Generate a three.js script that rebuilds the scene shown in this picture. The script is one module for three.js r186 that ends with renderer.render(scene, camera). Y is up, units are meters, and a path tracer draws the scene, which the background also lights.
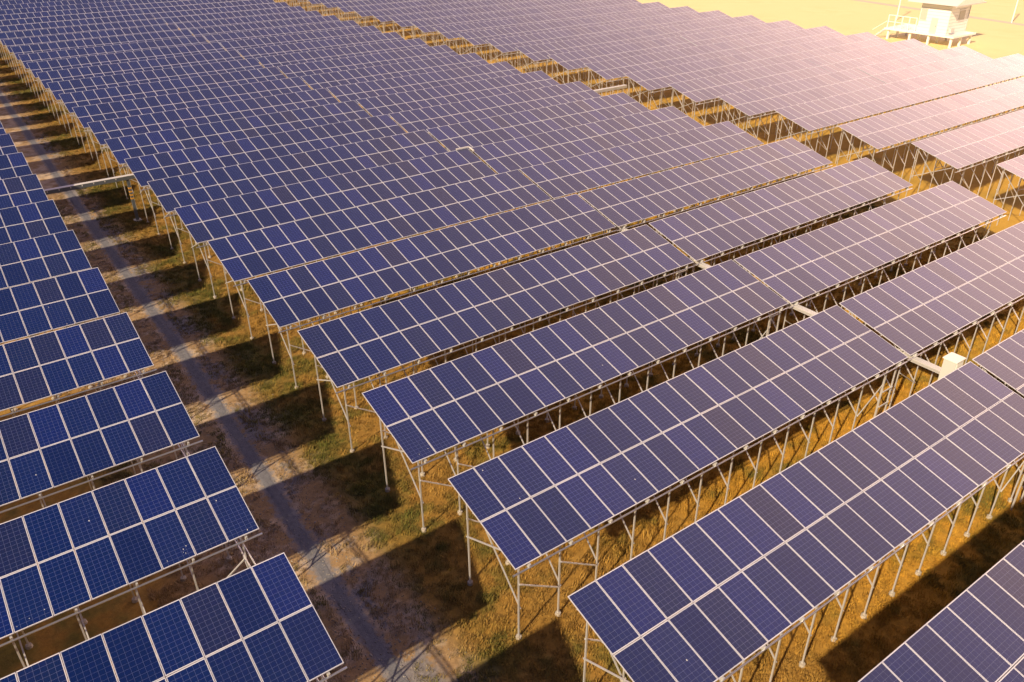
import * as THREE from 'three';
import { mergeGeometries } from 'three/addons/utils/BufferGeometryUtils.js';

// ------------------------------------------------------------------ camera, sky, sun, exposure
const scene = new THREE.Scene();
const camera = new THREE.PerspectiveCamera(2 * Math.atan(341 / 804.9) * 180 / Math.PI, 1024 / 682, 0.5, 4000);
camera.position.set(-10.367, 22.034, 18.21);
camera.rotation.order = 'YXZ';
camera.rotation.set(-0.5199, -0.6205, -0.0068);
scene.add(camera);

const SUN = new THREE.Vector3(-1.6, 1.0, 0.59).normalize();
{
  const W = 512, Hh = 256, d = new Float32Array(W * Hh * 4);
  const zen = [0.010, 0.038, 0.155], mid = [0.05, 0.075, 0.15], hor = [0.6, 0.46, 0.4];
  for (let j = 0; j < Hh; j++) {
    const el = ((j + 0.5) / Hh - 0.5) * Math.PI;
    for (let i = 0; i < W; i++) {
      const az = ((i + 0.5) / W - 0.5) * 2 * Math.PI;             // atan2(z, x)
      const dir = [Math.cos(el) * Math.cos(az), Math.sin(el), Math.cos(el) * Math.sin(az)];
      const e = Math.max(el, 0) * 180 / Math.PI;
      const a = Math.exp(-e / 9), b = Math.exp(-e / 30);
      // added warm glows on the +x side, opposite the sun, for panel sheen
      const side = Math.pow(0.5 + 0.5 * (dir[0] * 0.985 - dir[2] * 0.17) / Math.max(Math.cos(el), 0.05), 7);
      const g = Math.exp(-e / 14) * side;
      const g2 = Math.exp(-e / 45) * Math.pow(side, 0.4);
      const cs = Math.max(0, dir[0] * SUN.x + dir[1] * SUN.y + dir[2] * SUN.z);
      const au = 0.3 * Math.pow(cs, 12);
      const o = (j * W + i) * 4;
      for (let c = 0; c < 3; c++) {
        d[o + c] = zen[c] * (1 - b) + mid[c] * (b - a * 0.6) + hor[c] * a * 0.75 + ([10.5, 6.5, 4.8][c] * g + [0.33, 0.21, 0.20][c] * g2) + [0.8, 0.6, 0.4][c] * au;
      }
      d[o + 3] = 1;
    }
  }
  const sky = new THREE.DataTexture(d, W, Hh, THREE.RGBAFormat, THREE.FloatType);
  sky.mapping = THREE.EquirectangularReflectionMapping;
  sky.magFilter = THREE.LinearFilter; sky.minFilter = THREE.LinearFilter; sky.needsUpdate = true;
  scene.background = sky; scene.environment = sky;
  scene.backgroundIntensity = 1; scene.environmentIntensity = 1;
}
const sun = new THREE.DirectionalLight(new THREE.Color().setRGB(1.0, 0.77, 0.49), 5.0);
sun.position.copy(SUN).multiplyScalar(200).add(new THREE.Vector3(40, 0, -50));
sun.target.position.set(40, 0, -50);
sun.castShadow = true; sun.shadow.mapSize.set(4096, 4096); sun.shadow.radius = 1.8;
Object.assign(sun.shadow.camera, { left: -160, right: 160, top: 160, bottom: -160, near: 1, far: 500 });
scene.add(sun, sun.target);

const renderer = new THREE.WebGLRenderer({ antialias: true });
renderer.toneMapping = THREE.LinearToneMapping;
renderer.toneMappingExposure = 1.62;
renderer.shadowMap.enabled = true;
renderer.setSize(1024, 682);

// ------------------------------------------------------------------ helpers
function rng(s) { let a = s >>> 0; return () => { a = (a + 0x6D2B79F5) | 0; let t = Math.imul(a ^ (a >>> 15), 1 | a); t = (t + Math.imul(t ^ (t >>> 7), 61 | t)) ^ t; return ((t ^ (t >>> 14)) >>> 0) / 4294967296; }; }
const hash = (x, y, s) => { let h = Math.imul(x | 0, 374761393) + Math.imul(y | 0, 668265263) + Math.imul(s | 0, 1442695041); h = Math.imul(h ^ (h >>> 13), 1274126177); return ((h ^ (h >>> 16)) >>> 0) / 4294967296; };
function vnoise(x, y, s) {
  const xi = Math.floor(x), yi = Math.floor(y), fx = x - xi, fy = y - yi, u = fx * fx * (3 - 2 * fx), v = fy * fy * (3 - 2 * fy);
  const a = hash(xi, yi, s), b = hash(xi + 1, yi, s), c = hash(xi, yi + 1, s), d = hash(xi + 1, yi + 1, s);
  return a + (b - a) * u + (c - a) * v + (a - b - c + d) * u * v;
}
function fbm(x, y, s, o = 4) { let t = 0, a = 0.5, n = 0; for (let i = 0; i < o; i++) { t += a * vnoise(x, y, s + i * 17); n += a; a *= 0.5; x = x * 2.03 + 7.1; y = y * 2.03 - 3.7; } return t / n; }
const sat = (x) => Math.min(1, Math.max(0, x));
const smooth = (a, b, x) => { const t = sat((x - a) / (b - a)); return t * t * (3 - 2 * t); };
const mix3 = (a, b, t) => [a[0] + (b[0] - a[0]) * t, a[1] + (b[1] - a[1]) * t, a[2] + (b[2] - a[2]) * t];
const lin = (r, g, b) => new THREE.Color().setRGB(r, g, b);
const toS = (v) => Math.round(255 * (v <= 0.0031308 ? 12.92 * v : 1.055 * Math.pow(v, 1 / 2.4) - 0.055));
const S8 = new Uint8Array(4097); for (let i = 0; i <= 4096; i++) S8[i] = toS(i / 4096);
const s8 = (v) => S8[Math.round(sat(v) * 4096)];
const nameCount = {};
function numbered(n) { const k = (nameCount[n] = (nameCount[n] ?? -1) + 1); return k ? `${n}_${String(k).padStart(3, '0')}` : n; }
function add(o, label, category, group, kind) {
  o.name = numbered(o.name); scene.add(o);
  if (label) o.userData.label = label;
  if (category) o.userData.category = category;
  if (group) o.userData.group = group;
  if (kind) o.userData.kind = kind;
  return o;
}
function mesh(name, geo, mat, parent) { const m = new THREE.Mesh(geo, mat); m.name = name; m.castShadow = m.receiveShadow = true; if (parent) parent.add(m); return m; }
const UPV = new THREE.Vector3(0, 1, 0);
// a square or C-shaped bar from a to b
const BAR = new THREE.BoxGeometry(1, 1, 1);
function bar(a, b, w, h) {
  const d = new THREE.Vector3().subVectors(b, a), l = d.length(), g = BAR.clone();
  g.scale(w, l, h);
  g.applyQuaternion(new THREE.Quaternion().setFromUnitVectors(UPV, d.normalize()));
  g.translate((a.x + b.x) / 2, (a.y + b.y) / 2, (a.z + b.z) / 2);
  return g;
}
function tube(a, b, r, n = 8) {
  const d = new THREE.Vector3().subVectors(b, a), l = d.length(), g = new THREE.CylinderGeometry(r, r, l, n, 1);
  g.applyQuaternion(new THREE.Quaternion().setFromUnitVectors(UPV, d.normalize()));
  g.translate((a.x + b.x) / 2, (a.y + b.y) / 2, (a.z + b.z) / 2);
  return g;
}
function canvasTex(w, h, fill, srgb = true) {
  const data = new Uint8Array(w * h * 4);
  for (let j = 0; j < h; j++) for (let i = 0; i < w; i++) { const c = fill(i, j), o = (j * w + i) * 4; data[o] = c[0]; data[o + 1] = c[1]; data[o + 2] = c[2]; data[o + 3] = 255; }
  const t = new THREE.DataTexture(data, w, h, THREE.RGBAFormat);
  t.magFilter = THREE.LinearFilter; t.minFilter = THREE.LinearFilter; t.wrapS = t.wrapT = THREE.RepeatWrapping;
  if (srgb) t.colorSpace = THREE.SRGBColorSpace; t.needsUpdate = true;
  return t;
}
const V3 = (x, y, z) => new THREE.Vector3(x, y, z);

// ------------------------------------------------------------------ layout of the field (metres)
const ROW = 6.2727, TILT = 0.2551, TOP = 4.9, MW = 0.992, ML = 1.956, MP = 1.0075, COLS = 21, TL = COLS * MP - (MP - MW);
const CT = Math.cos(TILT), ST = Math.sin(TILT);
const slope = (u, v, n = 0) => V3(u, TOP - v * ST + n * CT, v * CT + n * ST);      // table plane: along, down-slope, out of plane
const zRow = (k) => (2 - k) * ROW;
const BLOCKS = { outer: -5.66 - 2 * TL - 0.17, left: -5.66 - TL, midA: 0, midB: 42.46 - TL, farA: 48.19, farB: 90.45 - TL };

// ------------------------------------------------------------------ ground
const soil = [0.29, 0.21, 0.14], straw = [0.33, 0.20, 0.045], dryg = [0.26, 0.145, 0.024], green = [0.095, 0.09, 0.012], gravel = [0.145, 0.15, 0.175];
const trackX = (z) => -3.55 + 0.45 * smooth(0, -22, z) + 0.004 * Math.max(0, -z - 22) + 0.03 * Math.sin(z * 0.45);
const groundH = (x, z) => 0.05 * fbm(x * 0.8, z * 0.8, 91, 2);
function groundColor(x, z) {
  const n1 = fbm(x * 0.35, z * 0.35, 11), n2 = fbm(x * 1.7, z * 1.7, 23), n3 = fbm(x * 7, z * 7, 31, 3), n4 = hash(Math.floor(x * 33), Math.floor(z * 33), 5);
  let c = mix3(dryg, straw, sat((n2 - 0.35) * 2.2)); c = mix3(c, [0.50, 0.27, 0.025], smooth(2, 14, x + (n1 - 0.5) * 12) * 0.7);  // more golden towards +x: warm glow painted into the grass colour
  c = mix3(c, green, sat((n1 * 0.55 + n2 * 0.45 - 0.50) * 5.5) * 0.8);
  const inLane = smooth(-0.6 + (n1 - 0.5) * 2.4, -2.0 + (n1 - 0.5) * 2.4, x) * smooth(-9.5, -6.5, x);
  const lane = mix3(soil, [0.43, 0.335, 0.235], sat((n2 - 0.38) * 3));
  c = mix3(c, lane, inLane * (0.55 + 0.45 * smooth(0.35, 0.6, n2)));
  const verge = smooth(-1.9, -1.0, x) * smooth(1.4, -0.2, x);
  c = mix3(c, green, verge * sat((n1 - 0.45) * 5) * 0.65);
  const dt = x - trackX(z), gp = Math.max(smooth(0.47, 0.55, n1 * 0.45 + n2 * 0.35 + n3 * 0.2) * smooth(-0.5, 0.1, dt) * smooth(1.7, 0.9, dt) * 0.9, smooth(0.50 + (n3 - 0.5) * 0.6, 0.22 + (n3 - 0.5) * 0.4, Math.abs(dt)));
  c = mix3(c, gravel, gp * 0.9);
  const k = 0.62 + 0.5 * n3 + 0.26 * n4;
  return [c[0] * k, c[1] * k, c[2] * k];
}
const groundBump = (() => {
  return canvasTex(512, 512, (i, j) => { const p = (a, b) => fbm(a, b, 77, 4); const u = i / 512 * 24, v = j / 512 * 24; const w = 0.5 + 0.5 * 0, n = p(u, v) * w + hash(i, j, 3) * 0.25; const q = Math.round(sat(n) * 255); return [q, q, q]; }, false);
})();
groundBump.repeat.set(0.25, 0.25);
{
  // wide field to the horizon
  const tile = canvasTex(1024, 1024, (i, j) => {
    const P = 26 / 1024, per = (f, s) => { const x = i * P, z = j * P, L = 26, a = smooth(0, 1, i / 1024), b = smooth(0, 1, j / 1024); return (fbm(x * f, z * f, s) * (1 - a) + fbm((x - L) * f, z * f, s) * a) * (1 - b) + (fbm(x * f, (z - L) * f, s) * (1 - a) + fbm((x - L) * f, (z - L) * f, s) * a) * b; };
    const n1 = per(0.35, 41), n2 = per(1.9, 43), n4 = hash(i, j, 9);
    let c = mix3(mix3(dryg, straw, sat((n2 - 0.3) * 2.4)), [0.52, 0.31, 0.035], 0.6); c = mix3(c, green, sat((n1 - 0.5) * 5) * 0.35);
    const k = 0.8 + 0.35 * n4; return [s8(c[0] * k), s8(c[1] * k), s8(c[2] * k)];
  });
  const g = new THREE.PlaneGeometry(2400, 2400, 120, 120); g.rotateX(-Math.PI / 2); g.translate(100, 0, -100);
  const p = g.attributes.position, uv = g.attributes.uv;
  const col = new Float32Array(p.count * 3);
  for (let i = 0; i < p.count; i++) {
    const x = p.getX(i), z = p.getZ(i); uv.setXY(i, x / 26, z / 26);
    const n = fbm(x * 0.02, z * 0.02, 61), k = 0.85 + 0.4 * n; col[i * 3] = k; col[i * 3 + 1] = k * (0.94 + 0.12 * n); col[i * 3 + 2] = k * 0.95;
  }
  g.setAttribute('color', new THREE.BufferAttribute(col, 3));
  const m = mesh('ground', g, new THREE.MeshStandardMaterial({ map: tile, vertexColors: true, roughness: 1 }));
  m.material.name = 'field grass'; add(m, 'dry yellow grass field under and beyond the solar rows', 'ground', null, 'structure');
}
{
  // detailed ground of the lane and the near rows, then the lane further off
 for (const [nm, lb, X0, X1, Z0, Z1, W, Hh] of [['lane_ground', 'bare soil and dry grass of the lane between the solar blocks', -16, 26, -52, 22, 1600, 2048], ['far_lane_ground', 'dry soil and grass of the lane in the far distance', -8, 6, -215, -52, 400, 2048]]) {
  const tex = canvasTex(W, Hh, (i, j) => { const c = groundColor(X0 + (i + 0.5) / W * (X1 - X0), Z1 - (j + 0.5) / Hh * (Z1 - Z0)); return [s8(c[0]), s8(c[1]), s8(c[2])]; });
  const nx = Math.round((X1 - X0) * 2), nz = Math.round(Z1 - Z0), g = new THREE.PlaneGeometry(X1 - X0, Z1 - Z0, nx, nz); g.rotateX(-Math.PI / 2); g.translate((X0 + X1) / 2, 0.006, (Z0 + Z1) / 2);
  const p = g.attributes.position;
  for (let i = 0; i < p.count; i++) { const x = p.getX(i), z = p.getZ(i), e = Math.min(x - X0, X1 - x, z - Z0, Z1 - z); p.setY(i, 0.006 + smooth(0, 3, e) * groundH(x, z)); }
  g.computeVertexNormals();
  const b = groundBump.clone(); b.repeat.set((X1 - X0) / 4, (Z1 - Z0) / 4); b.needsUpdate = true;
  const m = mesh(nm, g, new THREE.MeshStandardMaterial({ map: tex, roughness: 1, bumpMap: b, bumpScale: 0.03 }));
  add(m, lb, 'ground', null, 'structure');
 }
}
{
  // worn gravel track down the lane
  const n = 1400, Z0 = 24, Z1 = -215, pos = [], uv = [], idx = [], r = rng(5), cols = 7;
  for (let i = 0; i <= n; i++) {
    const z = Z0 + (Z1 - Z0) * (i / n), cx = trackX(z), wl = 0.19 + 0.12 * (fbm(z * 1.6, 3, 8, 4) - 0.5) + 0.03 * (r() - 0.5), wr = 0.2 + 0.16 * (fbm(z * 1.3, 9, 18, 4) - 0.5) + 0.03 * (r() - 0.5);
    for (let c = 0; c <= cols; c++) { const t = c / cols, x = cx - wl + (wl + wr) * t; pos.push(x, Math.max(groundH(x, z), groundH(Math.floor(x * 2) / 2, z), groundH(Math.ceil(x * 2) / 2, z)) + 0.012, z); uv.push(x / 2, z / 2); }
    if (i < n) for (let c = 0; c < cols; c++) { const a = i * (cols + 1) + c, b = a + 1, d = a + cols + 1, e = d + 1; idx.push(a, b, d, b, e, d); }
  }
  const g = new THREE.BufferGeometry(); g.setAttribute('position', new THREE.Float32BufferAttribute(pos, 3)); g.setAttribute('uv', new THREE.Float32BufferAttribute(uv, 2)); g.setIndex(idx); g.computeVertexNormals();
  const t = canvasTex(512, 512, (i, j) => { const n2 = 0.5 * fbm(i / 40, j / 40, 51) + 0.5 * fbm((512 - i) / 9, j / 9, 55), h = hash(i >> 1, j >> 1, 6), k = 0.45 + 0.75 * n2 + 0.5 * (h - 0.5); return [s8(0.15 * k), s8(0.155 * k), s8(0.18 * k)]; });
  const m = mesh('gravel_track', g, new THREE.MeshStandardMaterial({ map: t, roughness: 0.95, bumpMap: groundBump, bumpScale: 0.02 }));
  add(m, 'narrow grey gravel track running along the lane', 'track', null, 'structure');
}

{
  // mown straw field beyond the last block
  const t = canvasTex(512, 512, (i, j) => { const n = fbm(i / 64, j / 64, 141) * Math.sin(Math.PI * i / 512) * Math.sin(Math.PI * j / 512) + 0.5 * (1 - Math.sin(Math.PI * i / 512) * Math.sin(Math.PI * j / 512)), h = hash(i, j, 44), k = 0.78 + 0.3 * n + 0.16 * h; return [s8(0.70 * k), s8((0.58 - 0.08 * (n - 0.5)) * k), s8(0.29 * k)]; });
  const nx = 60, nz = 100, g = new THREE.PlaneGeometry(500, 700, nx, nz); g.rotateX(-Math.PI / 2); g.translate(93.5 + 250, 0.012, -150);
  const p = g.attributes.position, uv = g.attributes.uv;
  for (let i = 0; i < p.count; i++) { if (p.getX(i) < 94) p.setX(i, 93 + 2.5 * fbm(p.getZ(i) * 0.11, 5, 12)); uv.setXY(i, p.getX(i) / 18, p.getZ(i) / 18); }
  add(mesh('straw_field', g, new THREE.MeshStandardMaterial({ name: 'mown straw', map: t, roughness: 1 })), 'mown yellow straw field beyond the last solar block', 'field', null, 'structure');
}

// ------------------------------------------------------------------ solar module materials
const GW = MW - 0.026, GL = ML - 0.026;
function cellTexture(seed, dirt, base = [0.0009, 0.0100, 0.080]) {
  const W = 384, Hh = 768, r = rng(seed), tint = [];
  for (let i = 0; i < 72; i++) tint.push([0.9 + 0.2 * r(), 0.92 + 0.16 * r(), 0.93 + 0.14 * r()]);
  const drops = []; if (dirt) for (let i = 0; i < dirt; i++) drops.push([0.08 + 0.84 * r(), r() < 0.7 ? 0.03 + 0.22 * r() : r(), 0.008 + 0.019 * r() * r(), 0.5 + 2.5 * r()]);
  const pit = 0.1585, mx = (GW - 6 * pit) / 2, my = (GL - 12 * pit) / 2, gap = 0.0026;
  return canvasTex(W, Hh, (i, j) => {
    const x = (i + 0.5) / W * GW, y = (j + 0.5) / Hh * GL, cx = (x - mx) / pit, cy = (y - my) / pit, ci = Math.floor(cx), cj = Math.floor(cy);
    let c = [0.72, 0.73, 0.76];
    if (ci >= 0 && ci < 6 && cj >= 0 && cj < 12) {
      const fx = (cx - ci) * pit, fy = (cy - cj) * pit, e = Math.min(fx, pit - fx, fy, pit - fy);
      const t = tint[cj * 6 + ci], cr = hash(Math.floor(x * 130 + 3 * vnoise(x * 60, y * 60, seed)), Math.floor(y * 130), seed), k = 0.84 + 0.32 * cr;
      const cell = [base[0] * t[0] * k, base[1] * t[1] * k, base[2] * t[2] * k];
      const bus = Math.min(Math.abs(fx - pit * 0.25), Math.abs(fx - pit * 0.5), Math.abs(fx - pit * 0.75)) < 0.0009 ? 0.10 : 0;
      c = mix3(cell, [0.115, 0.135, 0.235], Math.max(bus, smooth(gap + 0.0016, gap - 0.0008, e)));
    }
    const du = 0.007 * fbm(x * 5, y * 5, seed + 40, 3); c = mix3(c, [0.36, 0.29, 0.21], du);
    for (const [dx, dy, dr, st] of drops) { const q = Math.hypot((x - dx * GW) , (y - dy * GL) / (0.8 + st * 0.5)); if (q < dr * 1.3) c = mix3(c, [0.8, 0.78, 0.72], smooth(dr * 1.2, dr * 0.5, q + 0.006 * (vnoise(x * 200, y * 200, seed) - 0.5))); }
    return [s8(c[0]), s8(c[1]), s8(c[2])];
  });
}
const cellTex = [cellTexture(101, 0), cellTexture(202, 0), cellTexture(303, 0, [0.0007, 0.0092, 0.094]), cellTexture(304, 0, [0.0048, 0.0095, 0.052]), cellTexture(305, 0, [0.0030, 0.0105, 0.063])];
const glassMats = [];
[[1, 1, 1], [0.84, 0.84, 0.82], [1.1, 1.08, 1.08], [1.1, 1.05, 1], [1.12, 1.05, 1.0], [0.72, 0.74, 0.78]].forEach((k, i) => {
  glassMats.push(new THREE.MeshPhysicalMaterial({ name: 'module glass', map: cellTex[i % 5], color: lin(0.9 * k[0], 0.9 * k[1], 0.9 * k[2]), roughness: 0.12 + 0.035 * (i % 4), ior: 2.1, metalness: 0 }));
});
const dirtyMats = [[404, 5], [505, 2], [606, 3], [707, 1]].map(([s, n]) => new THREE.MeshPhysicalMaterial({ name: 'soiled module glass', map: cellTexture(s, n), color: lin(0.9, 0.9, 0.9), roughness: 0.2, ior: 2.1 }));
const alu = new THREE.MeshStandardMaterial({ name: 'anodised aluminium', color: lin(0.59, 0.61, 0.67), roughness: 0.38, metalness: 0.35 });
const steelTex = canvasTex(128, 128, (i, j) => { const n = 0.5 * fbm(i / 9, j / 9, 71) + 0.5 * vnoise(i / 3, j / 3, 72), k = 0.5 + 0.3 * n; return [s8(k * 0.97), s8(k * 0.99), s8(k * 1.03)]; });
const steel = new THREE.MeshStandardMaterial({ name: 'galvanised steel', map: steelTex, roughness: 0.45, metalness: 0.6 });
const pipe = new THREE.MeshStandardMaterial({ name: 'galvanised pipe', color: lin(0.62, 0.64, 0.66), roughness: 0.3, metalness: 0.9 });
const pale = new THREE.MeshStandardMaterial({ name: 'painted tray sheet', color: lin(0.52, 0.52, 0.51), roughness: 0.55, metalness: 0.1 });
const white = new THREE.MeshStandardMaterial({ name: 'white paint', color: lin(0.74, 0.74, 0.72), roughness: 0.6 });
const concrete = new THREE.MeshStandardMaterial({ name: 'concrete', color: lin(0.36, 0.33, 0.29), roughness: 0.95 });
const dark = new THREE.MeshStandardMaterial({ name: 'dark steel', color: lin(0.10, 0.115, 0.14), roughness: 0.5, metalness: 0.3 });

// frame ring of one module, top at y = 0, centred
const frameGeo = (() => {
  const w = 0.013, h = 0.035, a = [];
  const bx = (x, z, sx, sz) => { const g = new THREE.BoxGeometry(sx, h, sz); g.translate(x, -h / 2, z); a.push(g); };
  bx(-MW / 2 + w / 2, 0, w, ML); bx(MW / 2 - w / 2, 0, w, ML); bx(0, -ML / 2 + w / 2, MW - 2 * w, w); bx(0, ML / 2 - w / 2, MW - 2 * w, w);
  return mergeGeometries(a);
})();
const glassGeo = (() => {
  const g = new THREE.BoxGeometry(GW, 0.006, GL); g.translate(0, -0.0055, 0);
  const uv = g.attributes.uv, n = g.attributes.normal; for (let i = 0; i < uv.count; i++) if (n.getY(i) < 0.5) uv.setXY(i, 0.003, 0.003);
  return g;
})();

// ------------------------------------------------------------------ one table: modules on purlins, rafters, posts and braces
const FR = 13, XF = 0.5, SPF = (TL - 2 * XF) / (FR - 1), ZB = 0.32, ZF = 3.28;
const yAt = (z, n) => TOP - (z - n * ST) / CT * ST + n * CT;
const N_PUR = -0.035 - 0.035, N_RAF = -0.035 - 0.07 - 0.045;
function supports() {                     // [name, geometry] of every steel piece
  const out = [];
  for (const v of [0.42, 1.52, 2.40, 3.50]) out.push(['purlin', (() => { const g = new THREE.BoxGeometry(TL - 0.04, 0.07, 0.05); g.rotateX(TILT); const c = slope(TL / 2, v, N_PUR); g.translate(c.x, c.y, c.z); return g; })()]);
  out.push(['rail', tube(slope(-0.07, 3.97, -0.27), slope(TL + 0.07, 3.97, -0.27), 0.036, 8)]);
  for (let i = 0; i < FR; i++) {
    const x = XF + i * SPF;
    out.push(['rafter', (() => { const g = new THREE.BoxGeometry(0.05, 0.09, 3.62); g.rotateX(TILT); const c = slope(x, 2.02, N_RAF); g.translate(c.x, c.y, c.z); return g; })()]);
    out.push(['bracket', (() => { const g = new THREE.BoxGeometry(0.06, 0.2, 0.2); g.rotateX(TILT); const c = slope(x + 0.056, 3.88, -0.21); g.translate(c.x, c.y, c.z); return g; })()]);
    const yb = yAt(ZB, N_RAF), yf = yAt(ZF, N_RAF);
    for (const z of [ZB, ZF]) out.push(['footing', (() => { const g = new THREE.CylinderGeometry(0.1, 0.12, 0.16, 8); g.translate(x, 0.06, z); return g; })()]);
    out.push(['post', bar(V3(x, -0.15, ZB), V3(x, yb, ZB), 0.05, 0.05)]);
    out.push(['post', bar(V3(x, -0.15, ZF), V3(x, yf, ZF), 0.05, 0.05)]);
    out.push(['brace', bar(V3(x + 0.055, yb - 0.25, ZB + 0.02), V3(x + 0.055, yf * 0.36, ZF + 0.02), 0.04, 0.042)]);
    if (i % 2 === 0) out.push(['brace', bar(V3(x - 0.055, yb * 0.50, ZB - 0.02), V3(x - 0.055, yf - 0.12, ZF), 0.04, 0.045)]);
  }
  for (const [i, z, t] of [[0, ZF, 0], [1, ZF, 0], [0, ZB, 0], [1, ZB, 0], [10, ZB, 1], [11, ZB, 1], [11, ZF, 1]]) {
    const x0 = XF + i * SPF, x1 = x0 + SPF, y = yAt(z, N_RAF), s = z === ZF ? 0.06 : -0.06;
    out.push(['brace', bar(V3(x0, y * (t ? 0.36 : 0.66), z + s), V3(x1, y * (t ? 0.66 : 0.36), z + s), 0.04, 0.04)]);
  }
  return out;
}
const SUP = supports();
function nearTable(seed) {
  const r = rng(seed), t = new THREE.Group(); t.name = 'solar_table';
  for (let row = 0; row < 2; row++) for (let c = 0; c < COLS; c++) {
    const m = mesh('solar_module', frameGeo, alu, t), p = slope(c * MP + MW / 2, ML / 2 + row * (ML + 0.018) + 0.002, (r() - 0.5) * 0.004);
    m.position.copy(p); m.rotation.set(TILT + (r() - 0.5) * 0.012, 0, (r() - 0.5) * 0.012);
    const q = r(), k = q < 0.34 ? 0 : q < 0.52 ? 1 : q < 0.68 ? 2 : q < 0.77 ? 3 : q < 0.91 ? 4 : 5;
    mesh('glass', glassGeo, glassMats[k], m);
  }
  for (const [n, g] of SUP) mesh(n, g, n === 'rail' ? pipe : n === 'footing' ? concrete : steel, t);
  return t;
}
function farTable(seed) {
  const r = rng(seed), t = new THREE.Group(); t.name = 'solar_table';
  const fr = [], gl = [], M = new THREE.Matrix4(), E = new THREE.Euler();
  for (let row = 0; row < 2; row++) for (let c = 0; c < COLS; c++) {
    const p = slope(c * MP + MW / 2, ML / 2 + row * (ML + 0.018) + 0.002, (r() - 0.5) * 0.004);
    M.makeRotationFromEuler(E.set(TILT + (r() - 0.5) * 0.012, 0, (r() - 0.5) * 0.012)).setPosition(p);
    fr.push(frameGeo.clone().applyMatrix4(M));
    const g = glassGeo.clone().applyMatrix4(M), k = 0.85 + 0.3 * r(), w = 1 + 0.2 * r(), col = new Float32Array(g.attributes.position.count * 3);
    for (let i = 0; i < col.length; i += 3) { col[i] = k * w; col[i + 1] = k; col[i + 2] = k; }
    g.setAttribute('color', new THREE.BufferAttribute(col, 3)); gl.push(g);
  }
  const a = mesh('module_frames', mergeGeometries(fr), alu, t); a.userData.kind = 'stuff';
  const b = mesh('module_glass', mergeGeometries(gl), farGlass, t); b.userData.kind = 'stuff';
  const s = mesh('supports', mergeGeometries(SUP.filter((x) => x[0] !== 'footing').map((x) => x[1])), steel, t); s.userData.kind = 'stuff';
  return t;
}
const farGlass = new THREE.MeshPhysicalMaterial({ name: 'module glass', map: cellTex[0], color: lin(0.9, 0.9, 0.9), vertexColors: true, roughness: 0.17, ior: 2.1 });
const nearProto = [11, 22, 33, 44].map(nearTable), farProto = [55, 66].map(farTable);

const ORD = ['first', 'second', 'third', 'fourth', 'fifth', 'sixth', 'seventh', 'eighth', 'ninth', 'tenth', 'eleventh', 'twelfth', 'thirteenth', 'fourteenth', 'fifteenth', 'sixteenth', 'seventeenth', 'eighteenth', 'nineteenth', 'twentieth', 'twenty-first', 'twenty-second', 'twenty-third', 'twenty-fourth', 'twenty-fifth', 'twenty-sixth', 'twenty-seventh', 'twenty-eighth', 'twenty-ninth', 'thirtieth', 'thirty-first', 'thirty-second', 'thirty-third', 'thirty-fourth', 'thirty-fifth', 'thirty-sixth', 'thirty-seventh'];
const WHERE = {
  outer: [99, null, 'solar tables of the left block, outer half'],
  left: [2, (o) => `blue solar table left of the gravel track, ${o} row from the bottom`, 'solar tables left of the gravel track'],
  midA: [0, (o) => `solar table in the track-side half of the middle block, ${o} row from the bottom`, 'solar tables of the middle block, track side'],
  midB: [1, (o) => `solar table in the right half of the middle block, ${o} row from the bottom`, 'solar tables of the middle block, right half'],
  farA: [3, (o) => `solar table in the near half of the far right block, ${o} row from the bottom`, 'solar tables of the far right block, near half'],
  farB: [5, (o) => `solar table in the field-side half of the far right block, ${o} row up`, 'solar tables of the far right block, field side'],
};
camera.updateMatrixWorld(true); camera.updateProjectionMatrix();
const dirty = { midA: { 1: [[1, 1, 3]], 2: [[1, 0, 1], [5, 1, 3], [16, 1, 2]], 3: [[0, 1, 2], [9, 1, 3]] }, left: { 2: [[14, 1, 3]], 3: [[18, 1, 0], [20, 1, 1], [16, 0, 3], [14, 1, 2]], 4: [[15, 1, 3]], 6: [[18, 1, 1]] } };
let count = { near: 0, far: 0 };
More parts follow.
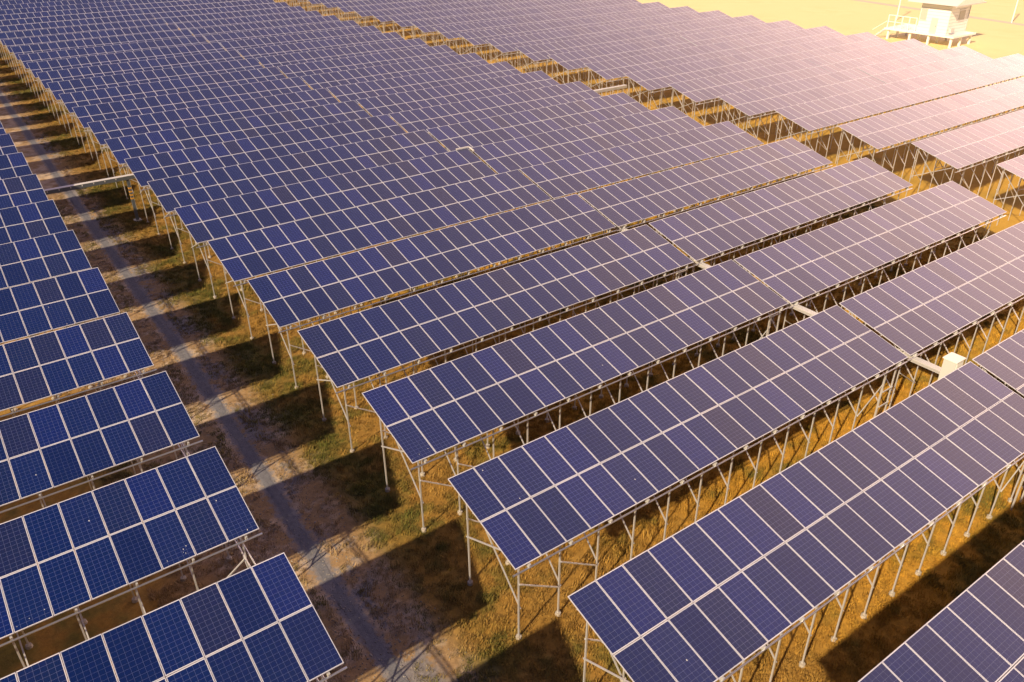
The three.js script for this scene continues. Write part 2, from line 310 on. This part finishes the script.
for (const [b, x0] of Object.entries(BLOCKS)) {
  const [k0, text, group] = WHERE[b];
  for (let k = -5; k <= 36; k++) {
    const z = zRow(k);
    let seen = false, lo = [9, 9], hi = [-9, -9];
    for (let i = 0; i <= 8; i++) for (const v of [0, 3.93]) { const p = slope(x0 + TL * i / 8, v).add(V3(0, 0, z)).project(camera); if (p.z < 1) { lo = [Math.min(lo[0], p.x), Math.min(lo[1], p.y)]; hi = [Math.max(hi[0], p.x), Math.max(hi[1], p.y)]; } }
    seen = hi[0] > -1.15 && lo[0] < 1.12 && hi[1] > -1.15 && lo[1] < 1.06;
    const caster = b === 'left' && k <= 2 || b === 'midA' && k <= 0 || b === 'midB' && k <= 0 || b === 'outer' && k <= 10;
    if (!seen && !caster) continue;
        const dist = V3(x0 + TL / 2, TOP, z).distanceTo(camera.position);
    const near = dist < 74 && seen;
    near ? count.near++ : count.far++;
    const t = (near ? nearProto[((k + 9) * 3 + Math.round(x0) + 64) & 3] : farProto[(k + 6) & 1]).clone();
    t.name = 'solar_table'; const jt = (n) => hash(k + 50, Math.round(x0) + 90, n) - 0.5; t.position.set(x0 + 0.05 * jt(1), 0.05 * jt(2), z + 0.05 * jt(3)); t.rotation.y = 0.0016 * jt(4); t.rotation.z = 0.0016 * jt(5);
    t.traverse((o) => { o.castShadow = o.receiveShadow = true; });
    const o = ORD[k - k0];
    add(t, b === 'outer' ? `solar table in the outer left block, left of the picture, ${ORD[k + 5]} row` : k >= k0 ? text(o) : `solar table of ${group.replace('solar tables ', '').replace('of ', '')}, ${ORD[k0 - k - 1]} one below the picture edge`, 'solar table', group);
    for (const [c, row, d] of (dirty[b]?.[k] ?? [])) t.children[row * COLS + c].children[0].material = dirtyMats[d];
  }
}
console.log('tables', JSON.stringify(count));

// ------------------------------------------------------------------ cable trays
function tray(name, a, b, w, h, mat, side = steel) {       // a covered tray along x or z: top cover and two side walls
  const g = new THREE.Group(); g.name = name;
  const L = a.distanceTo(b), d = new THREE.Vector3().subVectors(b, a).normalize(), along = Math.abs(d.x) > 0.5;
  const put = (n, sx, sy, oy, oc, m) => { const q = along ? new THREE.BoxGeometry(L, sy, sx) : new THREE.BoxGeometry(sx, sy, L); const o = mesh(n, q, m, g); o.position.set(along ? L / 2 * Math.sign(d.x) : oc, oy, along ? oc : L / 2 * Math.sign(d.z)); };
  put('cover', w, 0.02, -0.01, 0, mat); put('side_wall', 0.015, h, -0.02 - h / 2, w / 2 - 0.012, side); put('side_wall', 0.015, h, -0.02 - h / 2, -w / 2 + 0.012, side);
  put('floor_sheet', w - 0.06, 0.01, -0.02 - h + 0.01, 0, steel);
  g.position.copy(a); return g;
}
{
  const t = tray('cable_tray', V3(-7.2, 3.52, -44.5), V3(0.6, 3.52, -44.5), 0.36, 0.26, pale, dark);
  for (let i = 0; i < 7; i++) { const m = mesh('clip', new THREE.BoxGeometry(0.06, 0.1, 0.02), pale, t); m.position.set(1.9 + i * 0.75, -0.1, 0.188); }
  const p = mesh('post', new THREE.BoxGeometry(0.2, 3.2, 0.2), dark, t); p.position.set(7.2, -1.93, 0);
  for (let i = 0; i < 4; i++) { const m = mesh('warning_band', new THREE.BoxGeometry(0.215, 0.12, 0.215), new THREE.MeshStandardMaterial({ name: 'yellow band', color: lin(0.5, 0.26, 0.03), roughness: 0.6 }), t); m.position.set(7.2, -0.95 - i * 0.26, 0); }
  const f = mesh('footing', new THREE.BoxGeometry(0.5, 0.14, 0.5), new THREE.MeshStandardMaterial({ name: 'concrete', color: lin(0.5, 0.48, 0.44), roughness: 0.9 }), t); f.position.set(7.2, -3.52 + 0.05, 0);
  add(t, 'pale covered cable tray bridging the gravel lane on a dark post', 'cable tray');
}
add(tray('cable_tray', V3(41.6, 3.55, -44.5), V3(49.2, 3.55, -44.5), 0.40, 0.24, pale, steel), 'white cable tray bridging the corridor between middle and far right block', 'cable tray');
for (let k = 0; k <= 6; k++) {
  const zc = zRow(k) + 3.55;
  add(tray('cable_tray', V3(21.8, 3.62, zc - 0.7), V3(21.8, 3.62, zc + 2.95), 0.34, 0.14, pale), `pale cable tray behind the ${ORD[k]} row of the middle block, below the table joint`, 'cable tray', 'cable trays at the table joints');
}
{
  // twin conduit run under the ends of the left-hand tables, its shadow crosses the lane
  for (const [dx, w] of [[0, 'outer'], [0.17, 'inner']]) {
    const o = mesh('conduit', tube(V3(0, 0, 0), V3(0, 0, -78), 0.024, 8), steel); o.position.set(-6.02 - dx, 2.55, 14);
    add(o, `${w} galvanised conduit under the track-side ends of the left tables`, 'conduit');
  }
}
{
  // short white duct on the top corner of a table at the joint
  const g = new THREE.Group(); g.name = 'cable_duct'; const z = zRow(7);
  const a = mesh('duct', new THREE.BoxGeometry(1.1, 0.08, 0.1), pale, g); a.position.set(0, 0.06, 0);
  const b = mesh('elbow', new THREE.BoxGeometry(0.1, 0.08, 0.6), pale, g); b.position.set(0.52, 0.0, 0.42); b.rotation.x = TILT;
  g.position.set(20.72, TOP + 0.01, z - 0.02); add(g, 'short white cable duct on the upper corner of a middle block table', 'cable duct');
}
// ------------------------------------------------------------------ inverter cabinet and ladder racks at the joints
{
  const g = new THREE.Group(); g.name = 'inverter_cabinet';
  const bd = mesh('body', new THREE.BoxGeometry(0.62, 1.2, 0.54), pale, g); bd.position.y = 3.71;
  const rf = mesh('rain_hood', new THREE.BoxGeometry(0.72, 0.04, 0.64), white, g); rf.position.y = 4.33;
  const dr = mesh('door', new THREE.BoxGeometry(0.54, 1.1, 0.02), white, g); dr.position.set(0, 3.71, 0.281);
  for (let i = 0; i < 7; i++) { const s = mesh('louvre', new THREE.BoxGeometry(0.44, 0.05, 0.03), pale, g); s.position.set(0, 4.14 - i * 0.09, 0.302); s.rotation.x = 0.5; }
  for (const sx of [-0.26, 0.26]) for (const sz of [-0.22, 0.22]) { const p = mesh('leg', bar(V3(sx, -0.1, sz), V3(sx, 3.11, sz), 0.06, 0.06), steel, g); }
  g.position.set(21.9, 0, 5.35); add(g, 'white louvred inverter cabinet standing between two tables at the joint', 'cabinet');
}
for (let k = 0; k <= 4; k++) {
  const g = new THREE.Group(); g.name = 'equipment_rack';
  for (const x of [0, 0.75]) mesh('upright', bar(V3(x, -0.1, 0), V3(x, 3.75, 0), 0.06, 0.06), steel, g);
  for (const y of [1.55, 2.35, 3.4]) mesh('crossbar', bar(V3(0, y, 0.055), V3(0.75, y, 0.055), 0.05, 0.05), steel, g);
  g.position.set(20.15, 0, zRow(k) + 3.55); add(g, `bare steel rack with crossbars under the ${ORD[k]} middle row, beside the joint`, 'rack', 'equipment racks at the table joints');
}
// ------------------------------------------------------------------ far field: house on stilts, dirt road, lamp pole
{
  const g = new THREE.Group(); g.name = 'stilt_house';
  const roofM = new THREE.MeshStandardMaterial({ name: 'pale roof sheet', color: lin(0.7, 0.68, 0.64), roughness: 0.6 });
  const gl = new THREE.MeshPhysicalMaterial({ name: 'window glass', color: lin(0.45, 0.43, 0.4), roughness: 0.1 });
  const put = (n, sx, sy, sz, x, y, z, m, par = g) => { const o = mesh(n, new THREE.BoxGeometry(sx, sy, sz), m, par); o.position.set(x, y, z); return o; };
  put('floor_slab', 6.4, 0.25, 11.2, 3.0, 1.55, -4.2, white);
  put('wall', 5.6, 4.2, 4.6, 3.0, 3.78, -2.4, white);
  const rs = new THREE.Shape([new THREE.Vector2(-4.2, 0), new THREE.Vector2(4.2, 0), new THREE.Vector2(0, 1.5)]);
  const rg = new THREE.ExtrudeGeometry(rs, { depth: 7.6, bevelEnabled: false }); const rf = mesh('roof', rg, roofM, g); rf.position.set(3.0, 5.9, -6.4);
  for (const x of [0.3, 2.9, 5.7]) for (const z of [0.9, -2.6, -5.6, -9.2]) put('stilt', 0.28, 1.6, 0.28, x, 0.65, z, white);
  for (let i = 0; i < 5; i++) { put('railing_post', 0.12, 1.9, 0.12, 0.1, 2.6, -4.9 - i * 1.15, white); }
  put('railing', 0.1, 0.1, 4.7, 0.1, 3.55, -7.2, white); put('railing', 0.1, 0.08, 4.7, 0.1, 2.6, -7.2, white);
  put('window', 0.05, 1.5, 1.0, 0.19, 4.2, -4.1, gl); put('window', 1.6, 1.3, 0.05, 3.6, 4.2, -0.08, gl);
  for (const [x, z, sx, sz] of [[0.17, -4.1, 0.06, 1.2], [3.6, -0.06, 1.84, 0.06]]) for (const y of [3.35, 5.05]) put('window_frame', sx, 0.12, sz, x, y, z, pale);
  put('door', 0.06, 2.2, 1.0, 0.18, 2.78, -2.2, pale); put('door_handle', 0.05, 0.12, 0.05, 0.13, 2.75, -1.85, dark);
  for (let i = 0; i < 9; i++) { put('cladding_strip', 0.03, 0.035, 4.62, 0.19, 1.95 + i * 0.46, -2.4, pale); put('cladding_strip', 5.62, 0.035, 0.03, 3.0, 1.95 + i * 0.46, -0.09, pale); }
  put('air_conditioner', 0.9, 0.6, 0.35, 1.2, 2.3, 0.12, pale); put('fascia', 8.5, 0.16, 0.06, 3.0, 5.86, 1.22, pale); put('cable_pipe', 0.07, 4.0, 0.07, 5.5, 3.8, -0.04, pale);
  for (let i = 0; i < 6; i++) put('step', 0.9, 0.08, 0.32, -0.25 - 0.0, 1.45 - i * 0.26, -9.6 - i * 0.32, white);
  put('handrail', 0.08, 0.08, 2.6, -0.7, 2.0, -10.3, white).rotation.x = -0.62;
  g.position.set(115.2, 0, -46.6); add(g, 'white house on stilts with railed porch beyond the far right block', 'house');
  const pl = new THREE.Group(); pl.name = 'lamp_pole'; mesh('pole', tube(V3(0, -0.2, 0), V3(0, 7.5, 0), 0.11, 10), white, pl); mesh('arm', bar(V3(0, 7.4, 0), V3(-1.3, 7.7, 0), 0.09, 0.09), white, pl); const hd = mesh('lamp_head', new THREE.BoxGeometry(0.6, 0.1, 0.24), pale, pl); hd.position.set(-1.5, 7.72, 0);
  pl.position.set(147, 0, -52); add(pl, 'slim pale lamp pole by the dirt road in the top right corner', 'lamp pole');
  const pl2 = pl.clone(); pl2.name = 'lamp_pole'; pl2.position.set(134.5, 0, -66); add(pl2, 'slim pale lamp pole behind the house on stilts', 'lamp pole');
}
{
  const pts = []; for (let i = 0; i <= 60; i++) { const z = 60 - i * 5; pts.push([146 + 0.05 * (z + 60) * -1.2 * 0 + (z + 48) * -0.18, z]); }
  const pos = [], idx = [], uv = []; pts.forEach(([x, z], i) => { const w = 1.0 + 0.3 * (fbm(z * 0.2, 1, 4) - 0.5); pos.push(x - w, 0.02, z, x + w, 0.02, z); uv.push(0, z / 4, 0.5, z / 4); if (i < 60) { const a = i * 2; idx.push(a, a + 1, a + 2, a + 1, a + 3, a + 2); } });
  const g = new THREE.BufferGeometry(); g.setAttribute('position', new THREE.Float32BufferAttribute(pos, 3)); g.setAttribute('uv', new THREE.Float32BufferAttribute(uv, 2)); g.setIndex(idx); g.computeVertexNormals();
  add(mesh('dirt_road', g, new THREE.MeshStandardMaterial({ name: 'pale dirt', color: lin(0.52, 0.45, 0.36), roughness: 1 })), 'pale dirt road across the yellow field at top right', 'road', null, 'structure');
}
// ------------------------------------------------------------------ grass tufts and stones
{
  const r = rng(909), tuft = (() => {
    const a = []; for (let i = 0; i < 9; i++) {
      const an = r() * 6.283, h = 0.07 + 0.11 * r(), w = 0.006 + 0.007 * r(), bx = (r() - 0.5) * 0.16, bz = (r() - 0.5) * 0.16, lx = Math.cos(an), lz = Math.sin(an), le = 0.03 + 0.08 * r();
      const g = new THREE.BufferGeometry(); const px = -lz * w, pz = lx * w, mx = bx + lx * le * 0.35, mz = bz + lz * le * 0.35, tx = bx + lx * le, tz = bz + lz * le;
      g.setAttribute('position', new THREE.Float32BufferAttribute([bx - px, 0, bz - pz, bx + px, 0, bz + pz, mx + px * 0.8, h * 0.6, mz + pz * 0.8, bx - px, 0, bz - pz, mx + px * 0.8, h * 0.6, mz + pz * 0.8, mx - px * 0.8, h * 0.6, mz - pz * 0.8, mx - px * 0.8, h * 0.6, mz - pz * 0.8, mx + px * 0.8, h * 0.6, mz + pz * 0.8, tx, h, tz], 3));
      g.computeVertexNormals(); a.push(g);
    } return mergeGeometries(a);
  })();
  const spots = [], tries = 700000;
  const cam2 = camera.position;
  for (let i = 0; i < tries && spots.length < 200000; i++) {
    const q = r(), x = q < 0.9 ? -9 + 57 * Math.pow(r(), 1.35) : -3 + 6 * r(), z = q < 0.9 ? 20 - 75 * Math.pow(r(), 1.2) : -45 - 95 * r();
    const p = V3(x, 0.1, z).project(camera); if (Math.abs(p.x) > 1.15 || p.y < -1.2 || p.y > 1.1 || p.z > 1) continue;
    const n1 = fbm(x * 0.35, z * 0.35, 11), n2 = fbm(x * 1.7, z * 1.7, 23);
    const lane = smooth(-0.4, -2.2, x + (n1 - 0.5) * 2.4);
    const onTrack = Math.abs(x - trackX(z)) < 0.5;
    const dens = onTrack ? 0.0 : (1 - lane) * (0.35 + 0.65 * smooth(0.35, 0.6, n2)) + lane * 0.75 * smooth(0.34, 0.56, n2);
    if (r() > dens) continue;
    const gr = sat((n1 * 0.55 + n2 * 0.45 - 0.47) * 6) * (0.4 + 0.6 * r()) + (x > -1.8 && x < 0.8 ? 0.45 * r() : 0);
    let c = mix3(mix3(mix3([0.25, 0.135, 0.022], [0.34, 0.21, 0.05], r()), [0.36, 0.26, 0.15], lane * 0.7), [0.46, 0.25, 0.02], smooth(2, 14, x + (n1 - 0.5) * 12) * 0.8); c = mix3(c, [0.10, 0.105, 0.018], sat(gr)); const k = 0.7 + 0.5 * r();  // tufts past the lane also carry the painted golden glow, rising with x
    spots.push([x, z, (lane > 0.5 ? 0.55 : 0.75) + 0.6 * r() * r() + (r() < 0.04 ? 0.9 * r() : 0), r() * 6.283, c.map((q) => q * k)]);
  }
  const im = new THREE.InstancedMesh(tuft, new THREE.MeshStandardMaterial({ name: 'dry grass blades', roughness: 1, side: THREE.DoubleSide }), spots.length);
  const M = new THREE.Matrix4(), Q = new THREE.Quaternion(), col = new THREE.Color();
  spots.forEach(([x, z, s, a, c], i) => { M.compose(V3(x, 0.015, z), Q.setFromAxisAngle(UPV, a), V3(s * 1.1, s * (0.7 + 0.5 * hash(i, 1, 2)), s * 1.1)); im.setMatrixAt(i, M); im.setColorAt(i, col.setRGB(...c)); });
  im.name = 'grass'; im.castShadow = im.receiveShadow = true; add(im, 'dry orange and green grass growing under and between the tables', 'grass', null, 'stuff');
  console.log('tufts', spots.length);
  const sg = new THREE.IcosahedronGeometry(0.035, 0), ns = 9000, si = new THREE.InstancedMesh(sg, new THREE.MeshStandardMaterial({ name: 'pale stone', roughness: 0.95 }), ns);
  for (let i = 0; i < ns; i++) { const z = 8 - 60 * Math.pow(r(), 1.2), x = trackX(z) + (r() + r() + r() - 1.5) * 2.0, s = 0.3 + 0.9 * r() * r(); M.compose(V3(x, groundH(x, z) + 0.012, z), Q.setFromAxisAngle(UPV, r() * 6), V3(s * (0.8 + 0.6 * r()), s * 0.7, s)); si.setMatrixAt(i, M); const k = 0.12 + 0.15 * r(); si.setColorAt(i, col.setRGB(k, k * 0.94, k * 0.88)); }
  si.name = 'gravel_stones'; si.castShadow = si.receiveShadow = true; add(si, 'loose grey stones scattered along the gravel track', 'stones', null, 'stuff');
}
renderer.render(scene, camera);
